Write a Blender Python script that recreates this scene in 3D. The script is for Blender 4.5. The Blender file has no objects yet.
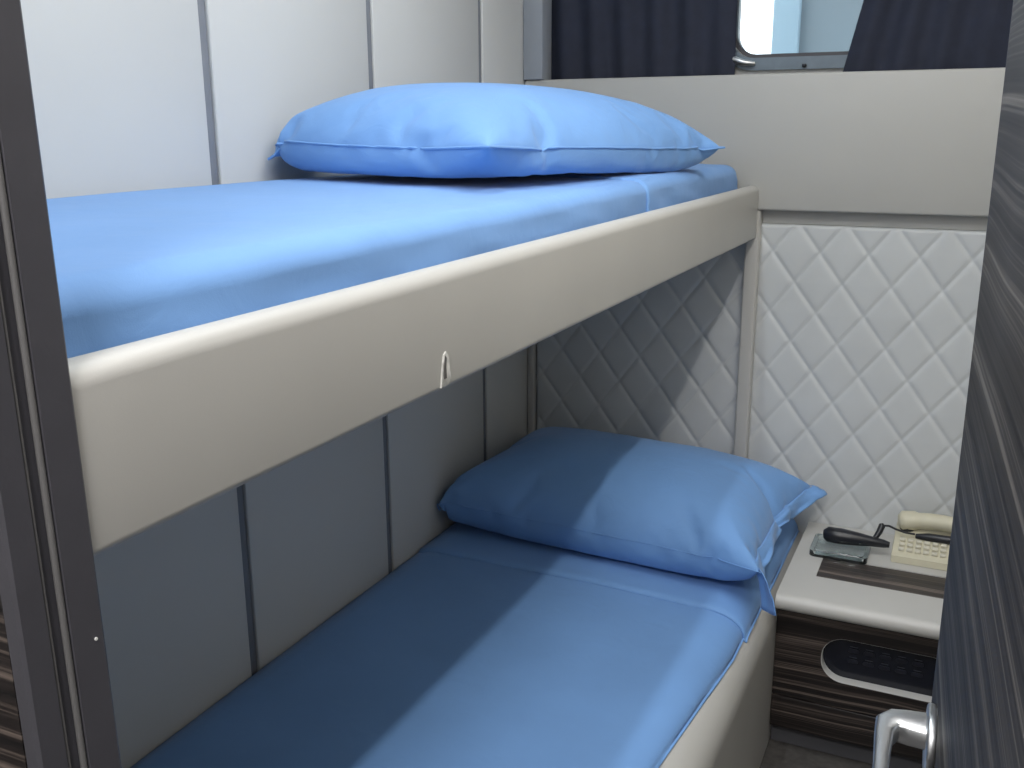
import bpy, bmesh, math, random
import numpy as np
from mathutils import Matrix, Vector, noise

random.seed(7)
SC = bpy.context.scene
C = SC.collection
PI = math.pi
H = 1.43                                   # lens height above the floor (m)

# ------------------------------------------------------------------ camera
def make_camera():
    c = np.array([512.0, 384.0])
    vy, vx = np.array([990.0, 125.0]), np.array([-1635.0, 138.0])   # vanishing points of the bed's length and width
    f = math.sqrt(-((vy - c) @ (vx - c)))
    d = lambda p: np.array([p[0] - c[0], -(p[1] - c[1]), -f])
    ey = d(vy); ey /= np.linalg.norm(ey)
    ex = -d(vx); ex -= ey * (ex @ ey); ex /= np.linalg.norm(ex)
    ez = np.cross(ex, ey)
    m = Matrix.Identity(4)
    for r, e in enumerate((ex, ey, ez)):
        for k in range(3):
            m[r][k] = float(e[k])
    m[2][3] = H
    cam = bpy.data.cameras.new('camera')
    cam.sensor_width = 36.0
    cam.lens = f / 1024.0 * 36.0
    cam.clip_start = 0.01
    o = bpy.data.objects.new('camera', cam)
    C.objects.link(o)
    o.matrix_world = m
    SC.camera = o
make_camera()

# ------------------------------------------------------------------ world, exposure, lamps' light
SKY_STRENGTH = 2.6
w = bpy.data.worlds.new('overcast_sky'); SC.world = w
w.use_nodes = True
bg = w.node_tree.nodes['Background']
bg.inputs[0].default_value = (0.86, 0.95, 1.0, 1)
bg.inputs[1].default_value = SKY_STRENGTH
vs = SC.view_settings
vs.view_transform = 'Standard'; vs.look = 'None'; vs.gamma = 1.0; vs.use_curve_mapping = False
vs.exposure = 0.0
CEIL = 2.44
LAMP_COLOUR = (0.95, 0.98, 1.0)
AISLE_LAMP = dict(x=0.025, y=1.15, w=0.04, l=1.3, e=11.8)
BUNK_LAMP = dict(x=-0.595, y=1.15, w=0.035, l=1.3, e=9.0)
def area(name, loc, sx, sy, energy, col):
    l = bpy.data.lights.new(name, 'AREA'); l.shape = 'RECTANGLE'
    l.size = sx; l.size_y = sy; l.energy = energy; l.color = col
    o = bpy.data.objects.new(name, l); C.objects.link(o); o.location = loc
    return o
area('aisle_lamp_light', (AISLE_LAMP['x'], AISLE_LAMP['y'], CEIL - 0.034), AISLE_LAMP['w'], AISLE_LAMP['l'], AISLE_LAMP['e'], (1.0, 0.975, 0.93))
area('bunk_lamp_light', (BUNK_LAMP['x'], BUNK_LAMP['y'], CEIL - 0.034), BUNK_LAMP['w'], BUNK_LAMP['l'], BUNK_LAMP['e'], (0.88, 0.955, 1.0))
area('corridor_fill_light', (-0.15, -0.50, CEIL - 0.034), 0.4, 0.4, 32.0, (1.0, 0.98, 0.97))  # unseen fill, added to brighten the door frame and lower bunk

# ------------------------------------------------------------------ materials
def nodes(name):
    m = bpy.data.materials.new(name); m.use_nodes = True
    nt = m.node_tree
    return m, nt, nt.nodes['Principled BSDF']
def N(nt, kind, **kw):
    n = nt.nodes.new(kind)
    for k, v in kw.items():
        if k in n.inputs: n.inputs[k].default_value = v
        else: setattr(n, k, v)
    return n
def L(nt, a, b): nt.links.new(a, b)
def coords(nt, scale=(1, 1, 1)):
    tc = N(nt, 'ShaderNodeTexCoord'); mp = N(nt, 'ShaderNodeMapping')
    mp.inputs['Scale'].default_value = scale
    L(nt, tc.outputs['Object'], mp.inputs['Vector'])
    return mp.outputs['Vector']
def mottled(name, col, rough=0.5, var=0.06, scale=6.0, bump=0.0, bscale=300.0, metallic=0.0, coat=0.0, sheen=0.0):
    """plain colour with slight large-scale mottling and a fine surface relief"""
    m, nt, p = nodes(name)
    v = coords(nt)
    nz = N(nt, 'ShaderNodeTexNoise', Scale=scale, Detail=4.0)
    L(nt, v, nz.inputs['Vector'])
    rp = N(nt, 'ShaderNodeValToRGB')
    rp.color_ramp.elements[0].position = 0.3; rp.color_ramp.elements[1].position = 0.7
    rp.color_ramp.elements[0].color = tuple(c * (1 - var) for c in col) + (1,)
    rp.color_ramp.elements[1].color = tuple(min(1, c * (1 + var)) for c in col) + (1,)
    L(nt, nz.outputs['Fac'], rp.inputs['Fac']); L(nt, rp.outputs['Color'], p.inputs['Base Color'])
    p.inputs['Roughness'].default_value = rough; p.inputs['Metallic'].default_value = metallic
    p.inputs['Coat Weight'].default_value = coat
    p.inputs['Sheen Weight'].default_value = sheen
    if bump:
        n2 = N(nt, 'ShaderNodeTexNoise', Scale=bscale, Detail=3.0)
        L(nt, v, n2.inputs['Vector'])
        b = N(nt, 'ShaderNodeBump', Strength=bump, Distance=0.002)
        L(nt, n2.outputs['Fac'], b.inputs['Height']); L(nt, b.outputs['Normal'], p.inputs['Normal'])
    return m
def wood(name, dark, mid, light, rough=0.35, scale=(0.8, 0.8, 1.0), freq=42.0, gl=0.5, band='Z'):
    """striped veneer, grain running horizontally, bands stacked along z"""
    m, nt, p = nodes(name)
    v = coords(nt, scale)
    n0 = N(nt, 'ShaderNodeTexNoise', Scale=2.2, Detail=2.0); L(nt, v, n0.inputs['Vector'])
    sep = N(nt, 'ShaderNodeSeparateXYZ'); L(nt, v, sep.inputs[0])
    ad = N(nt, 'ShaderNodeMath', operation='MULTIPLY_ADD'); ad.inputs[1].default_value = 0.05
    L(nt, n0.outputs['Fac'], ad.inputs[0]); L(nt, sep.outputs[band], ad.inputs[2])
    other = 'Y' if band == 'Z' else 'Z'
    outs = []
    for fr, det in ((freq, 3.0), (freq * 4.5, 2.0)):
        cb = N(nt, 'ShaderNodeCombineXYZ')
        mu = N(nt, 'ShaderNodeMath', operation='MULTIPLY'); mu.inputs[1].default_value = fr
        L(nt, ad.outputs[0], mu.inputs[0]); L(nt, mu.outputs[0], cb.inputs['Z'])
        L(nt, sep.outputs['X'], cb.inputs['X']); L(nt, sep.outputs[other], cb.inputs['Y'])
        nz = N(nt, 'ShaderNodeTexNoise', Scale=1.0, Detail=det, Roughness=0.6)
        L(nt, cb.outputs[0], nz.inputs['Vector']); outs.append(nz.outputs['Fac'])
    mx = N(nt, 'ShaderNodeMath', operation='MULTIPLY_ADD'); mx.inputs[1].default_value = 0.45
    L(nt, outs[1], mx.inputs[0])
    mh = N(nt, 'ShaderNodeMath', operation='MULTIPLY'); mh.inputs[1].default_value = 0.62
    L(nt, outs[0], mh.inputs[0]); L(nt, mh.outputs[0], mx.inputs[2])
    rp = N(nt, 'ShaderNodeValToRGB'); cr = rp.color_ramp
    cr.elements[0].position = 0.40; cr.elements[0].color = dark + (1,)
    cr.elements[1].position = 0.70; cr.elements[1].color = light + (1,)
    e = cr.elements.new(0.55); e.color = mid + (1,)
    L(nt, mx.outputs[0], rp.inputs['Fac']); L(nt, rp.outputs['Color'], p.inputs['Base Color'])
    p.inputs['Roughness'].default_value = rough
    p.inputs['Specular IOR Level'].default_value = gl
    b = N(nt, 'ShaderNodeBump', Strength=0.15, Distance=0.001)
    L(nt, mx.outputs[0], b.inputs['Height']); L(nt, b.outputs['Normal'], p.inputs['Normal'])
    return m
def cotton(name, col, crease=0.18):
    m, nt, p = nodes(name)
    v = coords(nt)
    nz = N(nt, 'ShaderNodeTexNoise', Scale=5.0, Detail=3.0); L(nt, v, nz.inputs['Vector'])
    rp = N(nt, 'ShaderNodeValToRGB')
    rp.color_ramp.elements[0].position = 0.3; rp.color_ramp.elements[1].position = 0.75
    rp.color_ramp.elements[0].color = tuple(c * 0.95 for c in col) + (1,)
    rp.color_ramp.elements[1].color = tuple(min(1, c * 1.05) for c in col) + (1,)
    L(nt, nz.outputs['Fac'], rp.inputs['Fac']); L(nt, rp.outputs['Color'], p.inputs['Base Color'])
    p.inputs['Roughness'].default_value = 0.75
    p.inputs['Sheen Weight'].default_value = 0.15; p.inputs['Sheen Roughness'].default_value = 0.4
    n2 = N(nt, 'ShaderNodeTexNoise', Scale=900.0, Detail=1.0); L(nt, v, n2.inputs['Vector'])
    n3 = N(nt, 'ShaderNodeTexNoise', Scale=16.0, Detail=4.0, Distortion=1.2); L(nt, v, n3.inputs['Vector'])
    b1 = N(nt, 'ShaderNodeBump', Strength=0.12, Distance=0.001); L(nt, n2.outputs['Fac'], b1.inputs['Height'])
    b2 = N(nt, 'ShaderNodeBump', Strength=crease, Distance=0.006); L(nt, n3.outputs['Fac'], b2.inputs['Height'])
    L(nt, b1.outputs['Normal'], b2.inputs['Normal']); L(nt, b2.outputs['Normal'], p.inputs['Normal'])
    return m

M = {}
M['panel'] = mottled('white_laminate', (0.61, 0.605, 0.585), 0.42, 0.015, 3.0, 0.03, 120)
M['cream_panel'] = mottled('cream_laminate', (0.78, 0.73, 0.64), 0.45, 0.015, 3.0, 0.03, 120)
M['strip'] = mottled('grey_joint_profile', (0.20, 0.21, 0.235), 0.45, 0.05, 20.0)
M['lining'] = mottled('grey_blue_lining', (0.30, 0.32, 0.35), 0.5, 0.04)
M['backing'] = mottled('dark_backing', (0.08, 0.08, 0.09), 0.8)
M['cream'] = mottled('cream_leatherette', (0.48, 0.468, 0.44), 0.45, 0.03, 4.0, 0.03, 700)
M['cream_dirty'] = mottled('torn_leatherette_lining', (0.62, 0.61, 0.58), 0.9, 0.35, 60.0, 0.4, 200)
M['tear'] = mottled('torn_foam_gash', (0.10, 0.095, 0.09), 0.95, 0.4, 90.0, 0.4, 200)
M['greige'] = mottled('greige_leatherette', (0.44, 0.432, 0.41), 0.48, 0.02, 4.0, 0.02, 700)
M['quilt'] = mottled('white_quilted_leather', (0.57, 0.585, 0.59), 0.42, 0.03, 9.0, 0.03, 700)
M['trim'] = mottled('cream_trim', (0.52, 0.51, 0.485), 0.4, 0.02, 9.0)
M['blue'] = cotton('blue_cotton', (0.165, 0.335, 0.655))
M['blue2'] = cotton('blue_cotton_pillowcase', (0.168, 0.345, 0.675), 0.32)
M['wood'] = wood('striped_ebony_veneer', (0.005, 0.0045, 0.005), (0.020, 0.015, 0.014), (0.17, 0.135, 0.115), 0.42, (0.8, 0.8, 1.0), 75.0)
M['wood_top'] = wood('striped_ebony_inlay', (0.010, 0.009, 0.009), (0.050, 0.038, 0.033), (0.24, 0.19, 0.16), 0.40, (0.8, 1.0, 0.8), 75.0, 0.5, 'Y')
M['doorwood'] = wood('striped_dark_door_veneer', (0.026, 0.024, 0.024), (0.058, 0.053, 0.051), (0.21, 0.19, 0.17), 0.55, (0.5, 0.5, 1.0), 60.0, 0.2)
M['frame'] = mottled('charcoal_coated_metal', (0.064, 0.062, 0.072), 0.42, 0.05, 30.0, 0.05, 300)
M['gasket'] = mottled('light_grey_gasket', (0.12, 0.116, 0.116), 0.5)
M['steel'] = mottled('brushed_steel', (0.58, 0.59, 0.60), 0.36, 0.05, 40.0, metallic=1.0)
M['rim'] = mottled('blue_grey_window_rim', (0.16, 0.20, 0.24), 0.35, 0.08, 30.0)
M['white_plastic'] = mottled('white_plastic', (0.68, 0.68, 0.66), 0.4, 0.03)
M['phone'] = mottled('aged_beige_plastic', (0.60, 0.565, 0.43), 0.45, 0.05, 20.0)
M['key'] = mottled('pale_phone_key', (0.66, 0.63, 0.52), 0.5, 0.05)
M['black'] = mottled('black_plastic', (0.012, 0.013, 0.018), 0.35, 0.2, 30.0)
M['black_panel'] = mottled('glossy_black_panel', (0.006, 0.008, 0.016), 0.18, 0.2, 30.0)
M['button'] = mottled('dark_grey_button', (0.012, 0.014, 0.024), 0.35, 0.1)
M['print'] = mottled('grey_print', (0.045, 0.05, 0.065), 0.5, 0.1)
M['curtain'] = mottled('navy_blackout_cloth', (0.019, 0.023, 0.042), 0.85, 0.12, 30.0, 0.25, 700)
M['floor'] = mottled('dark_grey_vinyl', (0.072, 0.067, 0.064), 0.55, 0.25, 60.0, 0.1, 400)
M['ceiling'] = mottled('white_ceiling_panel', (0.70, 0.71, 0.71), 0.5, 0.02)
M['wall_plain'] = mottled('off_white_paint', (0.74, 0.735, 0.72), 0.5, 0.02)
M['hull'] = mottled('blue_grey_ship_paint', (0.10, 0.14, 0.165), 0.5, 0.08, 3.0, 0.05, 60)
M['hull_edge'] = mottled('pale_blue_ship_paint', (0.19, 0.28, 0.34), 0.5, 0.06, 3.0)
def glass(name, col, rough=0.02):
    m, nt, p = nodes(name)
    v = coords(nt); nz = N(nt, 'ShaderNodeTexNoise', Scale=30.0); L(nt, v, nz.inputs['Vector'])
    mr = N(nt, 'ShaderNodeMapRange'); mr.inputs['To Min'].default_value = rough; mr.inputs['To Max'].default_value = rough * 2
    L(nt, nz.outputs['Fac'], mr.inputs['Value']); L(nt, mr.outputs['Result'], p.inputs['Roughness'])
    p.inputs['Base Color'].default_value = col + (1,)
    p.inputs['Transmission Weight'].default_value = 1.0; p.inputs['IOR'].default_value = 1.45
    return m
M['glass'] = glass('window_glass', (0.96, 0.98, 1.0))
M['ashglass'] = glass('teal_pressed_glass', (0.86, 0.94, 0.96), 0.08)
def lamp_mat():
    m, nt, p = nodes('lamp_diffuser')
    p.inputs['Base Color'].default_value = (0.9, 0.9, 0.9, 1)
    p.inputs['Emission Color'].default_value = LAMP_COLOUR + (1,)
    p.inputs['Emission Strength'].default_value = 3.0
    return m
M['diffuser'] = lamp_mat()

# ------------------------------------------------------------------ builders
def tag(o, label=None, cat=None, group=None, kind=None):
    if label: o['label'] = label
    if cat: o['category'] = cat
    if group: o['group'] = group
    if kind: o['kind'] = kind
    return o
def empty(name, loc=(0, 0, 0), rz=0.0):
    o = bpy.data.objects.new(name, None); C.objects.link(o)
    o.location = loc; o.rotation_euler = (0, 0, rz); o.empty_display_size = 0.05
    return o
def link(name, me, mat, parent=None, smooth=False):
    if mat is not None and not me.materials: me.materials.append(M[mat])
    if smooth:
        me.polygons.foreach_set('use_smooth', [True] * len(me.polygons))
    o = bpy.data.objects.new(name, me); C.objects.link(o)
    if parent: o.parent = parent
    return o
def mesh(name, verts, faces, mat, parent=None, smooth=False):
    me = bpy.data.meshes.new(name)
    me.from_pydata([tuple(map(float, v)) for v in verts], [], faces); me.update()
    return link(name, me, mat, parent, smooth)
def from_bm(name, bm, mat, parent=None, smooth=False):
    bmesh.ops.recalc_face_normals(bm, faces=bm.faces)
    me = bpy.data.meshes.new(name); bm.to_mesh(me); bm.free()
    return link(name, me, mat, parent, smooth)
def sharp_smooth(o, ang=40):
    me = o.data
    me.polygons.foreach_set('use_smooth', [True] * len(me.polygons))
    me.set_sharp_from_angle(angle=math.radians(ang))
    return o
def box(name, x0, x1, y0, y1, z0, z1, mat, parent=None, bev=0.0, seg=2):
    bm = bmesh.new()
    bmesh.ops.create_cube(bm, size=1)
    for v in bm.verts:
        v.co = ((x0 + x1) / 2 + v.co.x * (x1 - x0), (y0 + y1) / 2 + v.co.y * (y1 - y0), (z0 + z1) / 2 + v.co.z * (z1 - z0))
    if bev:
        bmesh.ops.bevel(bm, geom=bm.edges[:], offset=bev, segments=seg, profile=0.5, affect='EDGES')
    o = from_bm(name, bm, mat, parent)
    if bev: sharp_smooth(o, 50)
    return o
def extrude_y(name, prof, y0, y1, mat, parent=None, ang=50, rows=1, jitter=None):
    """closed (x, z) outline run along y"""
    n = len(prof); vs_, fs = [], []
    for r in range(rows + 1):
        y = y0 + (y1 - y0) * r / rows
        for (x, z) in prof:
            dx = jitter(y, x, z) if jitter else 0.0
            vs_.append((x + dx, y, z))
    for r in range(rows):
        for i in range(n):
            a, b = r * n + i, r * n + (i + 1) % n
            fs.append((a, b, b + n, a + n))
    fs.append(tuple(range(n))[::-1]); fs.append(tuple(range(rows * n, rows * n + n)))
    bm = bmesh.new(); bv = [bm.verts.new(v) for v in vs_]
    for f in fs: bm.faces.new([bv[i] for i in f])
    return sharp_smooth(from_bm(name, bm, mat, parent), ang)
def prism(name, poly, axis, a0, a1, mat, parent=None, ang=50, bev=0.0):
    """closed outline in the two other axes, run along axis ('x','y','z')"""
    bm = bmesh.new()
    def pt(p, a):
        if axis == 'x': return (a, p[0], p[1])
        if axis == 'y': return (p[0], a, p[1])
        return (p[0], p[1], a)
    lo = [bm.verts.new(pt(p, a0)) for p in poly]; hi = [bm.verts.new(pt(p, a1)) for p in poly]
    n = len(poly)
    for i in range(n): bm.faces.new((lo[i], lo[(i + 1) % n], hi[(i + 1) % n], hi[i]))
    bm.faces.new(lo[::-1]); bm.faces.new(hi)
    if bev:
        es = [e for e in bm.edges if abs(sum((1 if v in lo else -1) for v in e.verts)) == 2]
        bmesh.ops.bevel(bm, geom=es, offset=bev, segments=2, profile=0.5, affect='EDGES')
    return sharp_smooth(from_bm(name, bm, mat, parent), ang)
def rrect(x0, x1, z0, z1, r, n=8):
    out = []
    for cx, cz, a0 in ((x1 - r, z1 - r, 0), (x0 + r, z1 - r, 90), (x0 + r, z0 + r, 180), (x1 - r, z0 + r, 270)):
        for k in range(n + 1):
            a = math.radians(a0 + 90 * k / n)
            out.append((cx + r * math.cos(a), cz + r * math.sin(a)))
    return out
def ring(name, outer, inner, y0, y1, mat, parent=None, ang=40):
    """flat frame in the xz plane with thickness along y; outlines have equal counts"""
    n = len(outer); vs_ = []
    for y in (y0, y1):
        vs_ += [(p[0], y, p[1]) for p in outer] + [(p[0], y, p[1]) for p in inner]
    fs = []
    for i in range(n):
        j = (i + 1) % n
        fs += [(i, j, n + j, n + i), (2 * n + i, 3 * n + i, 3 * n + j, 2 * n + j),
               (i, 2 * n + i, 2 * n + j, j), (n + i, n + j, 3 * n + j, 3 * n + i)]
    bm = bmesh.new(); bv = [bm.verts.new(v) for v in vs_]
    for f in fs: bm.faces.new([bv[i] for i in f])
    return sharp_smooth(from_bm(name, bm, mat, parent), ang)
def tube(name, pts, rad, mat, parent=None, seg=10):
    """round bar along points; rad a number or one per point"""
    P = [Vector(p) for p in pts]; n = len(P)
    R = rad if isinstance(rad, (list, tuple)) else [rad] * n
    vs_, fs = [], []
    t0 = (P[1] - P[0]).normalized()
    u = t0.orthogonal().normalized()
    for i in range(n):
        t = (P[min(i + 1, n - 1)] - P[max(i - 1, 0)]).normalized()
        u = (u - t * u.dot(t)).normalized(); v = t.cross(u)
        for k in range(seg):
            a = 2 * PI * k / seg
            vs_.append(P[i] + (u * math.cos(a) + v * math.sin(a)) * R[i])
    for i in range(n - 1):
        for k in range(seg):
            a, b = i * seg + k, i * seg + (k + 1) % seg
            fs.append((a, b, b + seg, a + seg))
    fs.append(tuple(range(seg))[::-1]); fs.append(tuple(range((n - 1) * seg, n * seg)))
    return sharp_smooth(mesh(name, vs_, fs, mat, parent), 50)
def grid(name, nu, nv, fn, mat, parent=None, thick=0.0, smooth=True):
    vs_ = [fn(i / nu, j / nv) for j in range(nv + 1) for i in range(nu + 1)]
    fs = [(j * (nu + 1) + i, j * (nu + 1) + i + 1, (j + 1) * (nu + 1) + i + 1, (j + 1) * (nu + 1) + i) for j in range(nv) for i in range(nu)]
    o = mesh(name, vs_, fs, mat, parent, smooth)
    if thick:
        md = o.modifiers.new('thickness', 'SOLIDIFY'); md.thickness = thick; md.offset = -1
    return o
def nz(x, y, z=0.0): return noise.noise(Vector((x, y, z)))
def smooth01(t): t = max(0.0, min(1.0, t)); return t * t * (3 - 2 * t)

# ------------------------------------------------------------------ key planes (metres, floor z = 0)
XW, XR = -1.1425, 0.30          # side walls
YB, YQ, YWIN = 2.50, 2.53, 2.62 # headboard face, quilted face, ship's side lining
YF0, YF1 = 0.358, 0.416         # doorway partition
XJ = -0.50                      # doorway's left reveal

# ------------------------------------------------------------------ shell
S = 'structure'
tag(box('floor', XW - 0.06, XR + 0.06, YF0, YWIN + 0.1, -0.05, 0.0, 'floor'), 'dark grey vinyl cabin floor', kind=S)
tag(box('ceiling', XW - 0.06, XR + 0.06, YF0, YWIN + 0.1, CEIL, CEIL + 0.05, 'ceiling'), 'white cabin ceiling', kind=S)
wl = tag(box('wall_left', XW - 0.06, XW - 0.012, YF1, YWIN + 0.1, 0.0, CEIL, 'backing'), 'left cabin wall of white laminate panels with grey joint strips', kind=S)
seams = [0.79, 1.284, 1.762, 2.250]
edges = [YF1 + 0.002] + seams + [2.60]
for i in range(5):
    a = edges[i] + (0.011 if i else 0); b_ = edges[i + 1] - (0.011 if i < 4 else 0)
    box('wall_panel', XW - 0.012, XW, a, b_, 0.0, CEIL - 0.002, 'panel', wl, 0.0025)
for y in seams:
    box('joint_strip', XW - 0.012, XW - 0.005, y - 0.0105, y + 0.0105, 0.0, CEIL - 0.002, 'strip', wl, 0.001, 1)
wr = tag(box('wall_right', XR + 0.012, XR + 0.06, YF1, YWIN + 0.1, 0.0, CEIL, 'backing'), 'right cabin wall of cream laminate panels', kind=S)
for a, b_ in ((YF1 + 0.002, 0.99), (1.01, 1.49), (1.51, 1.99), (2.01, 2.60)):
    box('wall_panel', XR, XR + 0.012, a, b_, 0.0, CEIL - 0.002, 'cream_panel', wr, 0.0025)
for y in (1.0, 1.5, 2.0):
    box('joint_strip', XR + 0.005, XR + 0.012, y - 0.01, y + 0.01, 0.0, CEIL - 0.002, 'strip', wr, 0.001, 1)
# ship's side with the window opening
WX0, WX1, WZ0, WZ1 = -0.618, -0.268, H + 0.166, H + 0.60
hole = rrect(WX0, WX1, WZ0, WZ1, 0.065, 8)
def radial_outer(inner, x0, x1, z0, z1):
    cx, cz = (WX0 + WX1) / 2, (WZ0 + WZ1) / 2
    out = []
    for (x, z) in inner:
        dx, dz = x - cx, z - cz
        t = min((x1 - cx) / dx if dx > 1e-6 else ((x0 - cx) / dx if dx < -1e-6 else 1e9),
                (z1 - cz) / dz if dz > 1e-6 else ((z0 - cz) / dz if dz < -1e-6 else 1e9))
        out.append((cx + dx * t, cz + dz * t))
    return out
outer = radial_outer(hole, XW - 0.06, XR + 0.06, 1.0, CEIL)
wb = tag(ring('wall_back', outer, hole, YWIN, YWIN + 0.08, 'wall_plain', None, 30), 'ship side wall behind the navy curtains', kind=S)
box('lower_lining', XW - 0.06, XR + 0.06, YWIN, YWIN + 0.08, 0.0, 1.0, 'wall_plain', wb)
# upper corners of the ring outline are cut off by the radial fan: fill them
for cxx in (0, 1):
    for zz in (1.0, CEIL):
        pts = [p for p in outer]
        X = XW - 0.06 if cxx == 0 else XR + 0.06
        on_side = [p for p in pts if abs(p[0] - X) < 1e-6]; on_edge = [p for p in pts if abs(p[1] - zz) < 1e-6]
        if on_side and on_edge:
            s_ = min(on_side, key=lambda p: abs(p[1] - zz)); e_ = min(on_edge, key=lambda p: abs(p[0] - X))
            if abs(s_[1] - zz) > 1e-4 and abs(e_[0] - X) > 1e-4:
                prism('corner_lining', [(X, zz), s_, e_], 'y', YWIN, YWIN + 0.08, 'wall_plain', wb)
# window
win = tag(empty('window_1', ((WX0 + WX1) / 2, YWIN, WZ0)), 'rounded ship window in a metal rim between the curtains', kind=S)
def adopt(o, root):
    o.parent = root; o.matrix_parent_inverse = Matrix.Translation(root.location).inverted() if root.rotation_euler.z == 0 else root.matrix_basis.inverted()
    return o
adopt(ring('window_rim', rrect(WX0 - 0.028, WX1 + 0.028, WZ0 - 0.030, WZ1 + 0.028, 0.088), rrect(WX0, WX1, WZ0, WZ1, 0.065), YWIN - 0.014, YWIN + 0.001, 'rim'), win)
adopt(ring('glazing_bead', rrect(WX0, WX1, WZ0, WZ1, 0.065), rrect(WX0 + 0.010, WX1 - 0.010, WZ0 + 0.010, WZ1 - 0.010, 0.056), YWIN + 0.012, YWIN + 0.03, 'frame'), win)
adopt(ring('outer_rim', rrect(WX0, WX1, WZ0, WZ1, 0.065), rrect(WX0 + 0.006, WX1 - 0.006, WZ0 + 0.006, WZ1 - 0.006, 0.06), YWIN + 0.05, YWIN + 0.075, 'white_plastic'), win)
adopt(prism('window_pane', rrect(WX0 + 0.002, WX1 - 0.002, WZ0 + 0.002, WZ1 - 0.002, 0.063), 'y', YWIN + 0.032, YWIN + 0.040, 'glass'), win)
adopt(box('drain_plug', -0.434, -0.424, YWIN - 0.024, YWIN - 0.014, WZ0 - 0.026, WZ0 - 0.018, 'black', None, 0.002), win)
lt = adopt(tube('latch', [(-0.612, YWIN - 0.02, WZ0 + 0.01), (-0.598, YWIN - 0.03, WZ0 - 0.004), (-0.572, YWIN - 0.03, WZ0 - 0.012), (-0.55, YWIN - 0.022, WZ0 - 0.014)], [0.006, 0.008, 0.008, 0.005], 'steel'), win)
# doorway partition: left part, right part, lintel; veneer on the corridor side
XJ2 = 0.105
wf = tag(box('wall_front', -2.4, XJ - 0.012, YF0 + 0.004, YF1 - 0.002, 0.0, CEIL, 'wall_plain'), 'striped dark wood partition beside the doorway', kind=S)
box('veneer_panel', -2.4, XJ - 0.0125, YF0, YF0 + 0.004, 0.0, CEIL, 'wood', wf)
box('partition', XJ2 + 0.012, 1.6, YF0 + 0.004, YF1 - 0.002, 0.0, CEIL, 'wall_plain', wf)
box('veneer_panel', XJ2 + 0.0125, 1.6, YF0, YF0 + 0.004, 0.0, CEIL, 'wood', wf)
box('lintel', XJ - 0.012, XJ2 + 0.012, YF0, YF1 - 0.002, 2.03, CEIL, 'wall_plain', wf)
# door frame with gasket beads
fr = tag(empty('trim_1', (XJ, YF1, 0)), 'charcoal metal door frame with pale gasket lines', kind=S)
adopt(prism('jamb', [(XJ - 0.012, YF0 - 0.001), (XJ - 0.002, YF0 - 0.001), (XJ, YF0 + 0.001), (XJ, 0.3765), (XJ - 0.003, 0.3775), (XJ - 0.003, 0.3905), (XJ + 0.0015, 0.3915), (XJ + 0.0015, YF1 - 0.001), (XJ, YF1 + 0.001), (XJ - 0.012, YF1 + 0.001)], 'z', 0.0, 2.03, 'frame', None, 25), fr)
adopt(tube('gasket', [(XJ - 0.002, 0.3785, 0.0), (XJ - 0.002, 0.3785, 2.03)], 0.0013, 'gasket', None, 8), fr)
adopt(tube('gasket', [(XJ - 0.0008, 0.3885, 0.0), (XJ - 0.0008, 0.3885, 2.03)], 0.0022, 'gasket', None, 8), fr)
adopt(prism('screw_head', [(0.409 + 0.0012 * math.cos(a), H - 0.324 + 0.0012 * math.sin(a)) for a in [k * PI / 5 for k in range(10)]], 'x', XJ + 0.0010, XJ + 0.0022, 'white_plastic'), fr)
adopt(box('jamb', XJ2, XJ2 + 0.012, YF0 - 0.001, YF1 + 0.001, 0, 2.03, 'frame', None, 0.001), fr)
for ch in fr.children:
    for v_ in ch.data.vertices: v_.co.x -= 0.013 * (v_.co.z - 1.0) - 0.003
adopt(box('head', XJ, XJ2, YF0 - 0.001, YF1 + 0.001, 2.018, 2.03, 'frame', None, 0.001), fr)
# corridor behind the lens
tag(box('floor_corridor', -2.4, 1.6, -1.0, YF0, -0.05, 0.0, 'floor'), 'dark corridor floor outside the cabin', kind=S)
tag(box('ceiling_corridor', -2.4, 1.6, -1.0, YF0, CEIL, CEIL + 0.05, 'ceiling'), 'white corridor ceiling outside the cabin', kind=S)
tag(box('wall_corridor', -2.4, 1.6, -1.06, -1.0, 0.0, CEIL, 'wall_plain'), 'far corridor wall outside the cabin', kind=S)
tag(box('wall_corridor_end', -2.46, -2.4, -1.06, YF1, 0.0, CEIL, 'wall_plain'), 'left end wall of the corridor', kind=S)
tag(box('wall_corridor_end', 1.6, 1.66, -1.06, YF1, 0.0, CEIL, 'wall_plain'), 'right end wall of the corridor', kind=S)

# ------------------------------------------------------------------ door, open into the cabin
DE = Vector((0.0065, 0.925)); DA = math.radians(3.6)
DW = 0.57
hinge = (DE.x + DW * math.sin(DA), DE.y - DW * math.cos(DA))
door = tag(empty('door_1', (hinge[0], hinge[1], 0.0), PI / 2 + DA), 'dark striped wood cabin door standing open with steel lever', kind=S)
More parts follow.
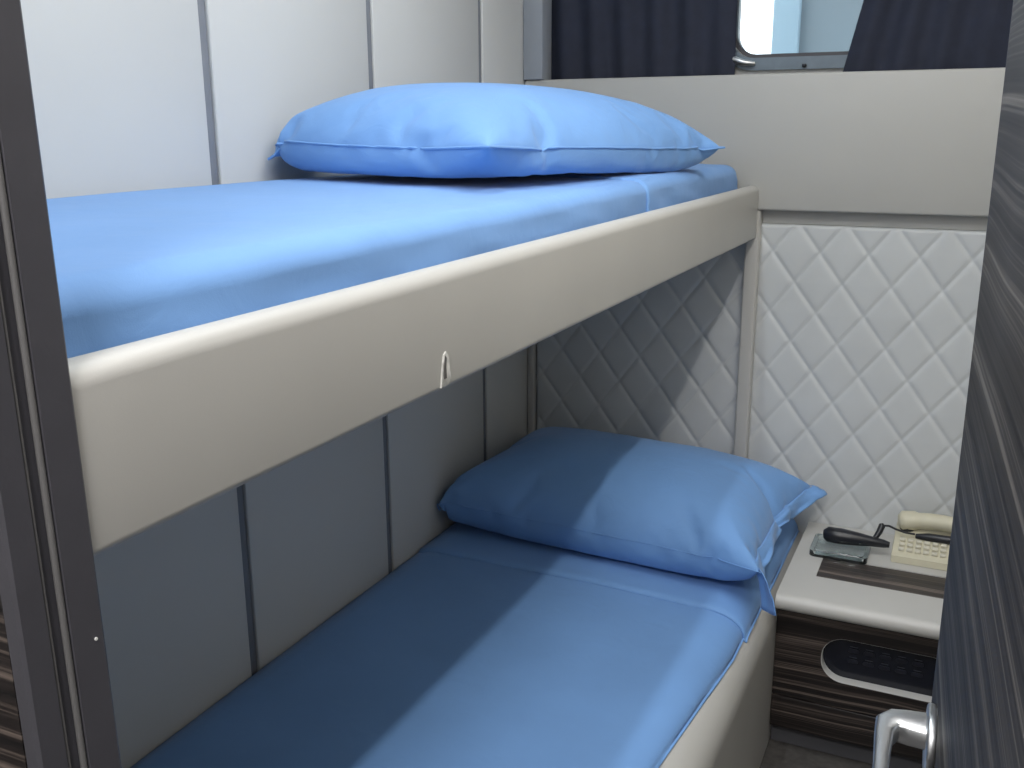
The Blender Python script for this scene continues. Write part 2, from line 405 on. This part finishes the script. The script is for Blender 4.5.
# local: +x from hinge to free edge, +y towards the bunk side
leaf = box('leaf', 0.0, DW - 0.004, -0.040, 0.0, 0.012, 2.015, 'doorwood', door, 0.002)
box('edge_lipping', DW - 0.004, DW, -0.040, 0.0, 0.012, 2.015, 'frame', door, 0.001)
for zh in (0.3, 1.0, 1.8):
    tube('hinge', [(-0.004, -0.02, zh), (-0.004, -0.02, zh + 0.09)], 0.006, 'steel', door)
HZ = H - 0.525; HX = DW - 0.070
hd = empty('door_handle'); hd.parent = door; hd.location = (HX, 0.0, HZ)
def lever(parent):
    prism('rosette', rrect(-0.044, 0.022, -0.028, 0.028, 0.0275, 8), 'y', 0.0, 0.007, 'steel', parent, 40, 0.002)
    # neck leaves the leaf, then the grip turns back towards the hinge
    path = [(0, 0.006), (0, 0.022), (-0.001, 0.031), (-0.008, 0.039), (-0.022, 0.0415), (-0.06, 0.0425), (-0.10, 0.043), (-0.125, 0.043)]
    wid = [0.018, 0.016, 0.015, 0.0115, 0.0080, 0.0066, 0.0062, 0.0060]      # half widths across the bar, in plan
    hei = [0.011, 0.011, 0.011, 0.0105, 0.010, 0.009, 0.0088, 0.0085]
    vs_, fs = [], []
    m_ = 16
    for i, (px, py) in enumerate(path):
        a = Vector(path[max(i - 1, 0)]); b = Vector(path[min(i + 1, len(path) - 1)])
        t = (b - a).normalized(); n_ = Vector((-t.y, t.x))
        for k in range(m_):
            an = 2 * PI * k / m_
            ca, sa = math.cos(an), math.sin(an)
            e = 0.45
            cx = math.copysign(abs(ca) ** e, ca) * wid[i]; cz = math.copysign(abs(sa) ** e, sa) * hei[i]
            vs_.append((px + n_.x * cx, py + n_.y * cx, cz))
    for i in range(len(path) - 1):
        for k in range(m_):
            a, b = i * m_ + k, i * m_ + (k + 1) % m_
            fs.append((a, b, b + m_, a + m_))
    fs.append(tuple(range(m_))[::-1]); fs.append(tuple(range((len(path) - 1) * m_, len(path) * m_)))
    o = mesh('lever', vs_, fs, 'steel', parent); sharp_smooth(o, 45)
lever(hd)

# ------------------------------------------------------------------ back of the cabin: headboard box, quilted panels, trims
hb = tag(box('headboard_box', XW + 0.002, XR - 0.002, YB, YB + 0.045, H - 0.203, H + 0.122, 'greige', None, 0.006, 3), 'plain greige padded box running below the window curtains', 'headboard')
U0, V0, PU, PV = -0.349, H - 0.306, 0.115, 0.1525
def quilt_panel(name, x0, x1, z0, z1, label):
    st = 0.0035
    nu, nv = int((x1 - x0) / st), int((z1 - z0) / st)
    X = np.linspace(x0, x1, nu + 1); Z = np.linspace(z0, z1, nv + 1)
    XX, ZZ = np.meshgrid(X, Z)
    u, v = (XX - U0) / PU, (ZZ - V0) / PV
    k = 1 / math.hypot(1 / PU, 1 / PV)
    d1 = np.abs((u + v) - np.round(u + v)) * k; d2 = np.abs((u - v) - np.round(u - v)) * k
    wg = 0.0050
    h = 0.0055 * (1 - 0.7 * np.exp(-(d1 / wg) ** 1.3)) * (1 - 0.7 * np.exp(-(d2 / wg) ** 1.3)) + 0.022 * np.minimum(d1, d2)
    edge = np.minimum(np.minimum(XX - x0, x1 - XX), np.minimum(ZZ - z0, z1 - ZZ))
    h *= np.clip(edge / 0.006, 0, 1) ** 0.5
    Y = YQ + 0.005 - h
    verts = np.stack([XX, Y, ZZ], -1).reshape(-1, 3)
    vl = verts.tolist(); W_ = nu + 1
    fs = [(j * W_ + i, j * W_ + i + 1, (j + 1) * W_ + i + 1, (j + 1) * W_ + i) for j in range(nv) for i in range(nu)]
    # closed back
    n0 = len(vl); yb = YQ + 0.03
    vl += [(x0, yb, z0), (x1, yb, z0), (x1, yb, z1), (x0, yb, z1)]
    bot = list(range(0, W_)); top = list(range(nv * W_, nv * W_ + W_))
    lef = [j * W_ for j in range(nv + 1)]; rig = [j * W_ + nu for j in range(nv + 1)]
    fs += [tuple([n0, n0 + 1] + bot[::-1]), tuple(top + [n0 + 2, n0 + 3]), tuple([n0 + 3] + [n0] + lef), tuple(rig[::-1] + [n0 + 1, n0 + 2]), (n0, n0 + 3, n0 + 2, n0 + 1)]
    o = mesh(name, vl, fs, 'quilt'); sharp_smooth(o, 70)
    return tag(o, label, 'wall panel', 'diamond quilted wall panels')
XP0, XP1 = -0.530, -0.496
quilt_panel('quilted_panel', XW + 0.024, XP0 + 0.003, 0.30, H - 0.238, 'white diamond quilted leather panel behind the lower pillow, under the bunk')
quilt_panel('quilted_panel', XP1 - 0.003, XR - 0.002, 0.30, H - 0.238, 'white diamond quilted leather panel above the nightstand and telephone')
tag(box('trim_2', XP0, XP1, YB + 0.002, YQ + 0.03, 0.30, H - 0.2035, 'trim', None, 0.005, 3), 'vertical cream post between the two quilted panels', kind=S)
tag(box('trim_3', XW + 0.001, XW + 0.022, YQ - 0.012, YQ + 0.03, 0.30, H - 0.2035, 'trim', None, 0.003), 'vertical corner strip beside the left wall', kind=S)
tag(box('trim_5', XP1, XR - 0.002, YQ + 0.006, YQ + 0.03, H - 0.2375, H - 0.2035, 'trim', None, 0.002), 'recessed strip under the headboard box', kind=S)
tag(box('trim_4', XW + 0.001, -1.086, YB - 0.006, YB + 0.058, H + 0.1225, CEIL - 0.002, 'lining', None, 0.002), 'pale upright lining strip left of the curtain', kind=S)

# ------------------------------------------------------------------ curtains
def curtain(name, label, xl, xr, phase, n):
    """xl, xr: functions of height giving the side edges"""
    root = None
    z0, z1 = H + 0.09, CEIL - 0.06
    def fn(u, v):
        z = z0 + (z1 - z0) * v
        x = xl(z) + (xr(z) - xl(z)) * u
        amp = 0.006 + 0.003 * math.sin(3 * u + phase)
        y = 2.585 + amp * math.sin(2 * PI * n * u + phase + 0.5 * math.sin(2.2 * v)) + 0.003 * nz(u * 9, v * 3, phase)
        return (x, y, z)
    o = grid(name, 140, 24, fn, 'curtain', None, 0.0015)
    return tag(o, label, 'curtain', 'navy window curtains')
zt = lambda z: (z - (H + 0.13))
curtain('curtain', 'navy curtain drawn left of the ship window, near the corner', lambda z: -1.118 - 0.03 * zt(z), lambda z: -0.596 - 0.02 * zt(z), 0.4, 6)
curtain('curtain', 'navy curtain drawn right of the ship window, near the door', lambda z: -0.335 + 0.22 * min(zt(z), 0.3), lambda z: 0.27, 1.7, 7)
cr = tag(empty('curtain_rail', (-0.42, 2.575, CEIL - 0.05)), 'slim metal curtain rail under the ceiling', 'curtain rail')
adopt(tube('rod', [(XW + 0.04, 2.578, CEIL - 0.052), (XR - 0.02, 2.578, CEIL - 0.052)], 0.007, 'steel'), cr)
for x in (XW + 0.06, -0.42, XR - 0.04):
    adopt(box('bracket', x - 0.006, x + 0.006, 2.572, 2.584, CEIL - 0.05, CEIL - 0.001, 'steel'), cr)

# ------------------------------------------------------------------ upper bunk
YBF = YF1 + 0.0015
ub = tag(empty('upper_bunk', (XJ, 1.45, H - 0.275)), 'upper bunk berth with cream padded side rail', 'bunk')
def arc(cx, cz, r, a0, a1, n): return [(cx + r * math.cos(math.radians(a0 + (a1 - a0) * k / n)), cz + r * math.sin(math.radians(a0 + (a1 - a0) * k / n))) for k in range(n + 1)]
zt_, zb_ = H - 0.143, H - 0.274
xo, xi = -0.502, -0.530
prof = arc(xo - 0.016, zt_ - 0.016, 0.016, 0, 90, 8) + arc(xi + 0.008, zt_ - 0.008, 0.008, 90, 180, 5) + [(xi, zb_)] + arc(xo - 0.008, zb_ + 0.008, 0.008, 270, 360, 4)
rail = adopt(extrude_y('side_rail', prof, YBF, YB - 0.001, 'cream', None, 60, 60, lambda y, x, z: (0.0012 * nz(y * 5, z * 9, 3.0) if x > xo - 0.004 else 0)), ub)
adopt(box('base_board', XW + 0.002, xi, YBF, YB - 0.001, zb_ + 0.012, zb_ + 0.040, 'cream'), ub)
# torn spot on the lower edge of the rail
def tear():
    yc, zc_ = 0.892, H - 0.250
    base_pts = [(-0.010, -0.019), (-0.006, 0.004), (-0.003, 0.016), (0.002, 0.019), (0.008, 0.012), (0.009, -0.002), (0.012, -0.013), (0.004, -0.019)]
    t = prism('tear', [(yc + a, zc_ + b) for a, b in base_pts], 'x', xo - 0.002, xo + 0.0022, 'cream_dirty', None, 30, 0.0006)
    g = prism('gash', [(yc + a, zc_ + b) for a, b in [(-0.0045, -0.010), (-0.0045, 0.004), (-0.001, 0.015), (0.0012, 0.012), (0.000, 0.002), (0.0008, -0.010)]], 'x', xo, xo + 0.003, 'tear', None, 30)
    adopt(t, ub)
    t.parent = rail; t.matrix_parent_inverse = rail.matrix_parent_inverse.inverted() @ Matrix.Identity(4)
    t.matrix_parent_inverse = Matrix.Identity(4)
    g.parent = rail
    t.matrix_parent_inverse = Matrix.Identity(4)
    t['label'] = 'scuffed torn patch in the leatherette'
tear()

def sheet_shell(name, x_in, x_edge, top, drop, rad, y0, y1, parent, mat, wr=0.002, off=0.0, ny=150, endr=0.03, seed=0.0, foot=None, close=True):
    """sheet stretched over a mattress: flat top from the wall to x_edge(y), rounded over the outer side, rounded at both ends"""
    nt_, na, ns = 46, 10, 6
    def fn(u, v):
        y = y0 + (y1 - y0) * v
        xe = x_edge(y) if callable(x_edge) else x_edge
        tot = nt_ + na + ns
        k = u * tot
        r = rad
        dv = min(0.068, r * 0.75) if foot is None else top - 0.006 - foot(xe)
        flat = xe - r
        if k <= nt_:
            t = k / nt_
            x = x_in + (flat - x_in) * t; z = top
            z -= 0.006 * smooth01((t - 0.6) / 0.4)
            z -= 0.010 * (1 - smooth01(t / 0.06))
        elif k <= nt_ + na:
            a = (k - nt_) / na * PI / 2
            x = flat + r * math.sin(a); z = top - 0.006 - dv * (1 - math.cos(a))
        else:
            t = (k - nt_ - na) / ns
            x = xe + 0.004 * t + 0.006 * nz(y * 7, t * 2.2 - y * 5, seed) * (1 - t); z = top - 0.006 - dv - (t * max(0.0, drop - dv) if foot is None else 0.001 * t)
        e = min(y - y0, y1 - y)
        if e < endr: z -= endr * (1 - math.sqrt(max(0.0, 1 - (1 - e / endr) ** 2)))
        n1 = nz(x * 2.3 + seed, y * 1.4, seed) * wr + nz(x * 9 + seed, y * 4, seed + 5) * wr * 0.45
        if k > nt_ * 0.8:
            n1 += wr * 0.5 * nz(y * 14, k * 0.08, seed + 9)
        z += n1
        if v >= 0.999999: z = min(z, top - drop)
        return (x, y, z + off)
    o = grid(name, nt_ + na + ns, ny, fn, mat, parent)
    if close:
        md = o.modifiers.new('thickness', 'SOLIDIFY'); md.thickness = 0.004; md.offset = -1
    return o
xe_up = lambda y: xi - 0.007 - 0.008 * (y - 0.4)
um = tag(empty('mattress', (-0.84, 1.42, zb_ + 0.045)), 'upper bunk mattress tightly wrapped in a blue sheet', 'mattress', 'bunk mattresses')
adopt(box('core', XW + 0.008, xi - 0.040, YBF + 0.01, 2.460, zb_ + 0.042, H - 0.125, 'white_plastic', None, 0.02), um)
adopt(sheet_shell('fitted_sheet', XW + 0.004, xe_up, H - 0.088, 0.09, 0.034, YBF + 0.004, 2.470, None, 'blue', 0.004, 0.0, 190, 0.008, 1.3), um)
us = sheet_shell('folded_sheet', XW + 0.006, lambda y: xe_up(y) + 0.003, H - 0.0838, 0.085, 0.036, 1.73, 2.474, None, 'blue', 0.004, 0.0, 60, 0.006, 1.3)
tag(us, 'blue sheet end folded under the upper bunk pillow', 'sheet', 'folded blue sheet ends')

# ------------------------------------------------------------------ lower bed
XB = -0.326
NT = H - 1.015                 # nightstand top
lb = tag(empty('lower_bed', (-0.73, 1.3, 0)), 'low cream upholstered bed base with rounded outer edge', 'bed')
ztop = 0.408
prof = [(XW + 0.003, 0.003), (XB, 0.003), (XB, ztop - 0.075)] + arc(XB - 0.075, ztop - 0.075, 0.075, 0, 90, 12) + [(XW + 0.003, ztop)]
adopt(extrude_y('base', prof, YBF, YQ - 0.004, 'cream', None, 60, 40, lambda y, x, z: (0.002 * nz(y * 3, z * 5, 1.0) if x > XB - 0.03 else 0)), lb)
lm = tag(empty('mattress', (-0.75, 1.4, ztop)), 'lower bed mattress under a blue sheet half in shade', 'mattress', 'bunk mattresses')
adopt(box('core', XW + 0.010, -0.45, YBF + 0.01, YQ - 0.03, ztop + 0.002, 0.440, 'white_plastic', None, 0.005), lm)
xe_low = lambda y: -0.356 - 0.075 * max(0.0, 1.78 - y)
LT = H - 0.978
def base_z(x):
    d = x - (XB - 0.075)
    return ztop + 0.0045 if d <= 0 else ztop - 0.075 + math.sqrt(max(0.0, 0.075 ** 2 - d * d)) + 0.0045
adopt(sheet_shell('fitted_sheet', XW + 0.004, xe_low, LT, 0.030, 0.085, YBF + 0.004, YQ - 0.010, None, 'blue', 0.0025, 0.0, 170, 0.02, 4.1, base_z), lm)
xe_f = lambda y: -0.350
ls = sheet_shell('folded_sheet', XW + 0.006, xe_f, LT + 0.007, 0.030, 0.082, 1.872, YQ - 0.012, None, 'blue', 0.0025, 0.0, 60, 0.006, 4.1, lambda x: base_z(x) + 0.004)
tag(ls, 'blue sheet end folded under the lower bed pillow', 'sheet', 'folded blue sheet ends')

# ------------------------------------------------------------------ pillows: two sewn cloth layers, inflated and dropped into place
def simulate_pillow(lx, ly, place, colliders, frames, nu, nv, pressure, seed):
    vs_, fs, idx = [], [], {}
    for s in (1, -1):
        for j in range(nv + 1):
            for i in range(nu + 1):
                bd = i in (0, nu) or j in (0, nv)
                if bd and s == -1: idx[(s, i, j)] = idx[(1, i, j)]; continue
                u, v = -1 + 2 * i / nu, -1 + 2 * j / nv
                z = s * 0.02 * math.sqrt(max(0, 1 - u * u)) * math.sqrt(max(0, 1 - v * v)) + 0.003 * nz(u * 4 + seed, v * 4, s)
                idx[(s, i, j)] = len(vs_); vs_.append(place(u * lx / 2, v * ly / 2, z))
        for j in range(nv):
            for i in range(nu):
                q = (idx[(s, i, j)], idx[(s, i + 1, j)], idx[(s, i + 1, j + 1)], idx[(s, i, j + 1)])
                fs.append(q if s > 0 else q[::-1])
    me = bpy.data.meshes.new('cloth'); me.from_pydata(vs_, [], fs); me.update()
    o = bpy.data.objects.new('cloth', me); C.objects.link(o)
    cols = []
    for cv, cf in colliders:
        m2 = bpy.data.meshes.new('collider'); m2.from_pydata(cv, [], cf); m2.update()
        co = bpy.data.objects.new('collider', m2); C.objects.link(co)
        co.modifiers.new('collision', 'COLLISION')
        co.collision.thickness_outer = 0.005; co.collision.cloth_friction = 30; cols.append(co)
    md = o.modifiers.new('cloth', 'CLOTH'); st = md.settings
    st.quality = 6; st.mass = 0.05
    st.tension_stiffness = 20; st.compression_stiffness = 15; st.shear_stiffness = 8; st.bending_stiffness = 0.15
    st.air_damping = 2; st.use_pressure = True; st.uniform_pressure_force = pressure
    md.collision_settings.distance_min = 0.005; md.collision_settings.collision_quality = 3
    md.point_cache.frame_end = frames + 2
    for f in range(1, frames + 1): SC.frame_set(f)
    ev = o.evaluated_get(bpy.context.evaluated_depsgraph_get()); em = ev.to_mesh()
    out = [tuple(v.co) for v in em.vertices]
    ev.to_mesh_clear()
    for q in [o] + cols: bpy.data.objects.remove(q)
    SC.frame_set(1)
    return out, fs, idx
def quad_x(x, y0, y1, z0, z1): return [(x, y0, z0), (x, y1, z0), (x, y1, z1), (x, y0, z1)], [(0, 1, 2, 3)]
def quad_y(y, x0, x1, z0, z1): return [(x0, y, z0), (x1, y, z0), (x1, y, z1), (x0, y, z1)], [(0, 1, 2, 3)]
def strip_xz(pts, y0, y1):
    vs_ = []
    for (x, z) in pts: vs_ += [(x, y0, z), (x, y1, z)]
    return vs_, [(2 * i, 2 * i + 2, 2 * i + 3, 2 * i + 1) for i in range(len(pts) - 1)]
def frame_at(c, rz, rx=0.0, ry=0.0):
    m = Matrix.Translation(c) @ Matrix.Rotation(rz, 4, 'Z') @ Matrix.Rotation(ry, 4, 'Y') @ Matrix.Rotation(rx, 4, 'X')
    return lambda x, y, z: tuple(m @ Vector((x, y, z)))
def pillow(label, sim, nu, nv, drop, flap=None, welt=0.0022):
    out, fs, idx = sim
    out = [(p[0], p[1], p[2] - drop) for p in out]
    a = np.array(out); lo, hi = a.min(0), a.max(0)
    root = tag(empty('pillow', ((lo[0] + hi[0]) / 2, (lo[1] + hi[1]) / 2, lo[2])), label, 'pillow', 'blue pillows')
    o = mesh('pillowcase', out, fs, 'blue2', root, True)
    sd = o.modifiers.new('smooth', 'SUBSURF'); sd.levels = 1; sd.render_levels = 1
    bd = [idx[(1, i, 0)] for i in range(nu)] + [idx[(1, nu, j)] for j in range(nv)] + [idx[(1, i, nv)] for i in range(nu, 0, -1)] + [idx[(1, 0, j)] for j in range(nv, 0, -1)]
    pts = [out[i] for i in bd]; pts.append(pts[0])
    tube('seam', pts, welt, 'blue2', root, 6)
    if flap: flap(root, [Vector(out[idx[(1, nu, j)]]) for j in range(nv + 1)])
    for ch in list(root.children): ch.matrix_parent_inverse = Matrix.Translation(root.location).inverted()
    return root
UT = H - 0.078
sim = simulate_pillow(0.55, 0.86, frame_at((-0.845, 1.755, UT + 0.09), math.radians(-11)),
                      [strip_xz([(-1.3, UT), (-0.65, UT - 0.004), (-0.56, UT - 0.03), (-0.54, UT - 0.07)], 0.8, 2.7), quad_x(XW + 0.002, 0.8, 2.7, 1.0, 2.0), quad_y(YB - 0.002, -1.3, 0.3, 1.0, 2.0)],
                      34, 40, 62, 5.8, 2.0)
pillow('plump blue pillow on the upper bunk beside the white wall', sim, 40, 62, 0.005)
def case_flap(root, rim):
    n = len(rim) - 1
    def fn(u, v):
        k = u * n; i = min(int(k), n - 1)
        p = rim[i].lerp(rim[i + 1], k - i)
        tip = math.exp(-((u - 0.04) / 0.16) ** 2); far = math.exp(-((u - 0.97) / 0.12) ** 2)
        out = v * (0.020 + 0.028 * tip + 0.020 * far)
        dz = -v * (0.030 + 0.055 * tip) * (0.4 + 0.6 * v)
        fold = v * (0.009 * math.sin(19 * u + 2.0 * v) + 0.008 * nz(u * 9, v * 3, 4.0))
        return (p.x + out * 0.75 + fold * 0.6, p.y - 0.035 * v * tip + 0.01 * v * u, p.z + dz + fold)
    o = grid('open_end', 80, 14, fn, 'blue2', root, 0.0015)
    o['label'] = 'loose open end of the pillowcase'
BT = LT + 0.010
sim = simulate_pillow(0.85, 0.60, frame_at((-0.745, 2.195, BT + 0.09), math.radians(-2), math.radians(6)),
                      [strip_xz([(-1.3, BT), (-0.44, BT - 0.004), (-0.37, BT - 0.03), (-0.335, NT + 0.002), (0.3, NT + 0.002)], 1.2, 2.7), quad_x(XW + 0.002, 1.2, 2.7, 0.3, 1.2), quad_y(YQ - 0.006, -1.3, 0.3, 0.3, 1.2)],
                      34, 60, 42, 8.0, 9.0)
pillow('blue pillow on the lower bed leaning on the quilted panel', sim, 60, 42, 0.006, case_flap, 0.0010)

# ------------------------------------------------------------------ nightstand
NX0, NX1, NY = XB + 0.001, XR - 0.003, 2.105
ns = tag(empty('nightstand', (0.0, NY, 0)), 'built-in striped dark wood nightstand with cream rounded top', 'nightstand')
IX0, IX1, IY0, IY1 = -0.258, 0.235, 2.198, 2.318
# top with rounded nose, in four pieces around the sunken inlay
nose = [(NY + 0.0, NT - 0.040)] + [(p[0], p[1]) for p in [(2.082 + 0.020 * math.cos(math.radians(a)), NT - 0.020 + 0.020 * math.sin(math.radians(a))) for a in range(270, 89, -15)]] + [(IY0, NT), (IY0, NT - 0.040)]
adopt(prism('top', nose, 'x', NX0, NX1, 'trim', None, 40), ns)
adopt(box('top', NX0, NX1, IY1, YQ - 0.003, NT - 0.040, NT, 'trim'), ns)
adopt(box('top', NX0, IX0, IY0, IY1, NT - 0.040, NT, 'trim'), ns)
adopt(box('top', IX1, NX1, IY0, IY1, NT - 0.040, NT, 'trim'), ns)
adopt(box('inlay', IX0, IX1, IY0, IY1, NT - 0.030, NT - 0.003, 'wood_top'), ns)
CX0, CX1, CZ0, CZ1 = -0.222, 0.125, H - 1.222, H - 1.112
FZ0, FZ1 = H - 1.285, NT - 0.041
hole2 = rrect(CX0, CX1, CZ0, CZ1, 0.050)
cx_, cz_ = (CX0 + CX1) / 2, (CZ0 + CZ1) / 2
def fan_outer(inner, x0, x1, z0, z1, cx, cz):
    out = []
    for (x, z) in inner:
        dx, dz = x - cx, z - cz
        t = min((x1 - cx) / dx if dx > 1e-6 else ((x0 - cx) / dx if dx < -1e-6 else 1e9),
                (z1 - cz) / dz if dz > 1e-6 else ((z0 - cz) / dz if dz < -1e-6 else 1e9))
        out.append((cx + dx * t, cz + dz * t))
    # snap the points nearest each corner onto the corner
    for X in (x0, x1):
        for Z in (z0, z1):
            i = min(range(len(out)), key=lambda k: (out[k][0] - X) ** 2 + (out[k][1] - Z) ** 2)
            out[i] = (X, Z)
    return out
adopt(ring('fascia', fan_outer(hole2, NX0, NX1, FZ0, FZ1, cx_, cz_), hole2, NY, NY + 0.018, 'wood', None, 20), ns)
adopt(box('body', NX0, NX1, NY + 0.053, YQ - 0.003, 0.06, NT - 0.041, 'wood'), ns)
dr = adopt(box('drawer_front', NX0, NX1, NY, NY + 0.018, 0.06, FZ0 - 0.004, 'wood', None, 0.0015), ns)
adopt(box('plinth', NX0, NX1, NY + 0.03, YQ - 0.003, 0.002, 0.06, 'backing'), ns)
cp = adopt(prism('control_panel', rrect(CX0 + 0.001, CX1 - 0.001, CZ0 + 0.001, CZ1 - 0.001, 0.049), 'y', NY + 0.027, NY + 0.035, 'black_panel'), ns)
cp['label'] = 'glossy black control panel sunk in the fascia'
adopt(ring('panel_surround', hole2, rrect(CX0 + 0.001, CX1 - 0.001, CZ0 + 0.001, CZ1 - 0.001, 0.049), NY + 0.001, NY + 0.027, 'white_plastic'), ns)
def sub(o, part): o.parent = part; o.matrix_parent_inverse = part.matrix_parent_inverse.inverted() @ part.matrix_parent_inverse if False else Matrix.Identity(4); return o
bx_ = -0.180
for r, zc in enumerate((H - 1.150, H - 1.176)):
    for k in range(5):
        x = -0.168 + k * 0.034
        sub(prism('button', rrect(x, x + 0.024, zc - 0.005, zc + 0.005, 0.0045, 3), 'y', NY + 0.025, NY + 0.027, 'button', None, 40, 0.0008), cp)
        sub(box('print_mark', x + 0.004, x + 0.020, NY + 0.0264, NY + 0.0271, zc + 0.0085, zc + 0.0100, 'print'), cp)

# ------------------------------------------------------------------ telephone
ph = tag(empty('telephone', (-0.03, 2.43, NT)), 'beige desk telephone on the nightstand near the door', 'telephone')
side = [(2.352, NT + 0.001), (2.352, NT + 0.018), (2.362, NT + 0.024), (2.440, NT + 0.046), (2.505, NT + 0.050), (2.505, NT + 0.001)]
pb = adopt(prism('base', side, 'x', -0.108, 0.085, 'phone', None, 40, 0.003), ph)
for r in range(3):
    for k in range(9):
        x = -0.094 + k * 0.0185; y = 2.372 + r * 0.018
        zk = NT + 0.0265 + (y - 2.362) * 0.282
        sub(box('key', x, x + 0.013, y - 0.006, y + 0.006, zk - 0.003, zk + 0.004, 'key', None, 0.001, 1), pb)
hs = []
for k in range(21):
    t = k / 20
    x = -0.104 + 0.184 * t
    zz = NT + 0.066 + 0.010 * math.sin(PI * t)
    hs.append((x, 2.462, zz))
rr = [0.014] + [0.024 if (k < 5 or k > 15) else 0.020 for k in range(1, 20)] + [0.014]
adopt(tube('handset', hs, rr, 'phone', None, 14), ph)
for x in (-0.082, 0.060):
    adopt(tube('earpiece', [(x, 2.462, NT + 0.046), (x, 2.462, NT + 0.062)], [0.017, 0.019], 'black', None, 14), ph)
# black bar standing in for the shade beneath the handset
adopt(tube('handset_shade', [(-0.060, 2.425, NT + 0.047), (-0.03, 2.422, NT + 0.050), (0.03, 2.420, NT + 0.052), (0.084, 2.418, NT + 0.052)], [0.006, 0.010, 0.010, 0.008], 'black'), ph)

# ------------------------------------------------------------------ ashtray and the black handset across it
at = tag(empty('ashtray', (-0.222, 2.36, NT)), 'teal glass ashtray on the nightstand beside the pillow', 'ashtray')
def ashtray():
    o_ = rrect(-0.292, -0.158, 2.305, 2.420, 0.014, 5); i_ = rrect(-0.282, -0.168, 2.315, 2.410, 0.010, 5)
    n = len(o_); vs_, fs = [], []
    for pts, z in ((o_, NT + 0.001), (o_, NT + 0.016), (i_, NT + 0.016), (i_, NT + 0.005)):
        vs_ += [(p[0], p[1], z) for p in pts]
    for l in range(3):
        for i in range(n):
            j = (i + 1) % n
            fs.append((l * n + i, l * n + j, (l + 1) * n + j, (l + 1) * n + i))
    fs.append(tuple(range(n))[::-1]); fs.append(tuple(range(3 * n, 4 * n)))
    bm = bmesh.new(); bv = [bm.verts.new(v) for v in vs_]
    for f in fs: bm.faces.new([bv[i] for i in f])
    adopt(sharp_smooth(from_bm('dish', bm, 'ashglass'), 40), at)
ashtray()
hn = tag(empty('corded_handset', (-0.19, 2.37, NT + 0.02)), 'black corded plastic receiver lying across the glass ashtray', 'handset')
body = [(-0.268, 2.372, NT + 0.036), (-0.258, 2.372, NT + 0.037), (-0.23, 2.374, NT + 0.036), (-0.19, 2.376, NT + 0.035), (-0.16, 2.378, NT + 0.034), (-0.128, 2.380, NT + 0.032), (-0.115, 2.381, NT + 0.031)]
adopt(tube('body', body, [0.011, 0.019, 0.020, 0.017, 0.013, 0.010, 0.007], 'black', None, 12), hn)
adopt(tube('hook', [(-0.150, 2.385, NT + 0.040), (-0.142, 2.40, NT + 0.052), (-0.138, 2.41, NT + 0.064), (-0.140, 2.412, NT + 0.071)], [0.006, 0.0075, 0.008, 0.005], 'black', None, 10), hn)
adopt(tube('cord', [(-0.140, 2.411, NT + 0.066), (-0.122, 2.416, NT + 0.066), (-0.105, 2.416, NT + 0.060), (-0.085, 2.417, NT + 0.055), (-0.062, 2.420, NT + 0.053)], 0.0028, 'black', None, 8), hn)

# ------------------------------------------------------------------ ceiling lamps
def ceiling_lamp(d, label):
    r = tag(empty('ceiling_lamp', (d['x'], d['y'], CEIL)), label, 'lamp', 'slim ceiling lamps')
    x0, x1, y0, y1 = d['x'] - d['w'] / 2, d['x'] + d['w'] / 2, d['y'] - d['l'] / 2, d['y'] + d['l'] / 2
    adopt(box('housing', x0 - 0.015, x1 + 0.015, y0 - 0.015, y1 + 0.015, CEIL - 0.022, CEIL - 0.0005, 'white_plastic', None, 0.004), r)
    adopt(box('diffuser', x0, x1, y0, y1, CEIL - 0.032, CEIL - 0.022, 'diffuser', None, 0.002), r)
ceiling_lamp(AISLE_LAMP, 'slim ceiling lamp above the aisle beside the door')
ceiling_lamp(BUNK_LAMP, 'slim ceiling lamp above the edge of the upper bunk')
ceiling_lamp(dict(x=-0.15, y=-0.50, w=0.4, l=0.4), 'unseen square ceiling lamp added in the corridor as fill light')  # added fixture for the corridor fill, out of view

# ------------------------------------------------------------------ outside the window
bh = tag(empty('ship_bulkhead', (0.6, 4.1, 0)), 'blue grey ship structure standing outside the window', 'ship structure')
adopt(box('plate', -0.76, 3.5, 4.1, 4.25, -1.5, 5.0, 'hull', None, 0.01), bh)
adopt(box('edge_flange', -0.80, -0.70, 4.06, 4.25, -1.5, 5.0, 'hull_edge', None, 0.008), bh)
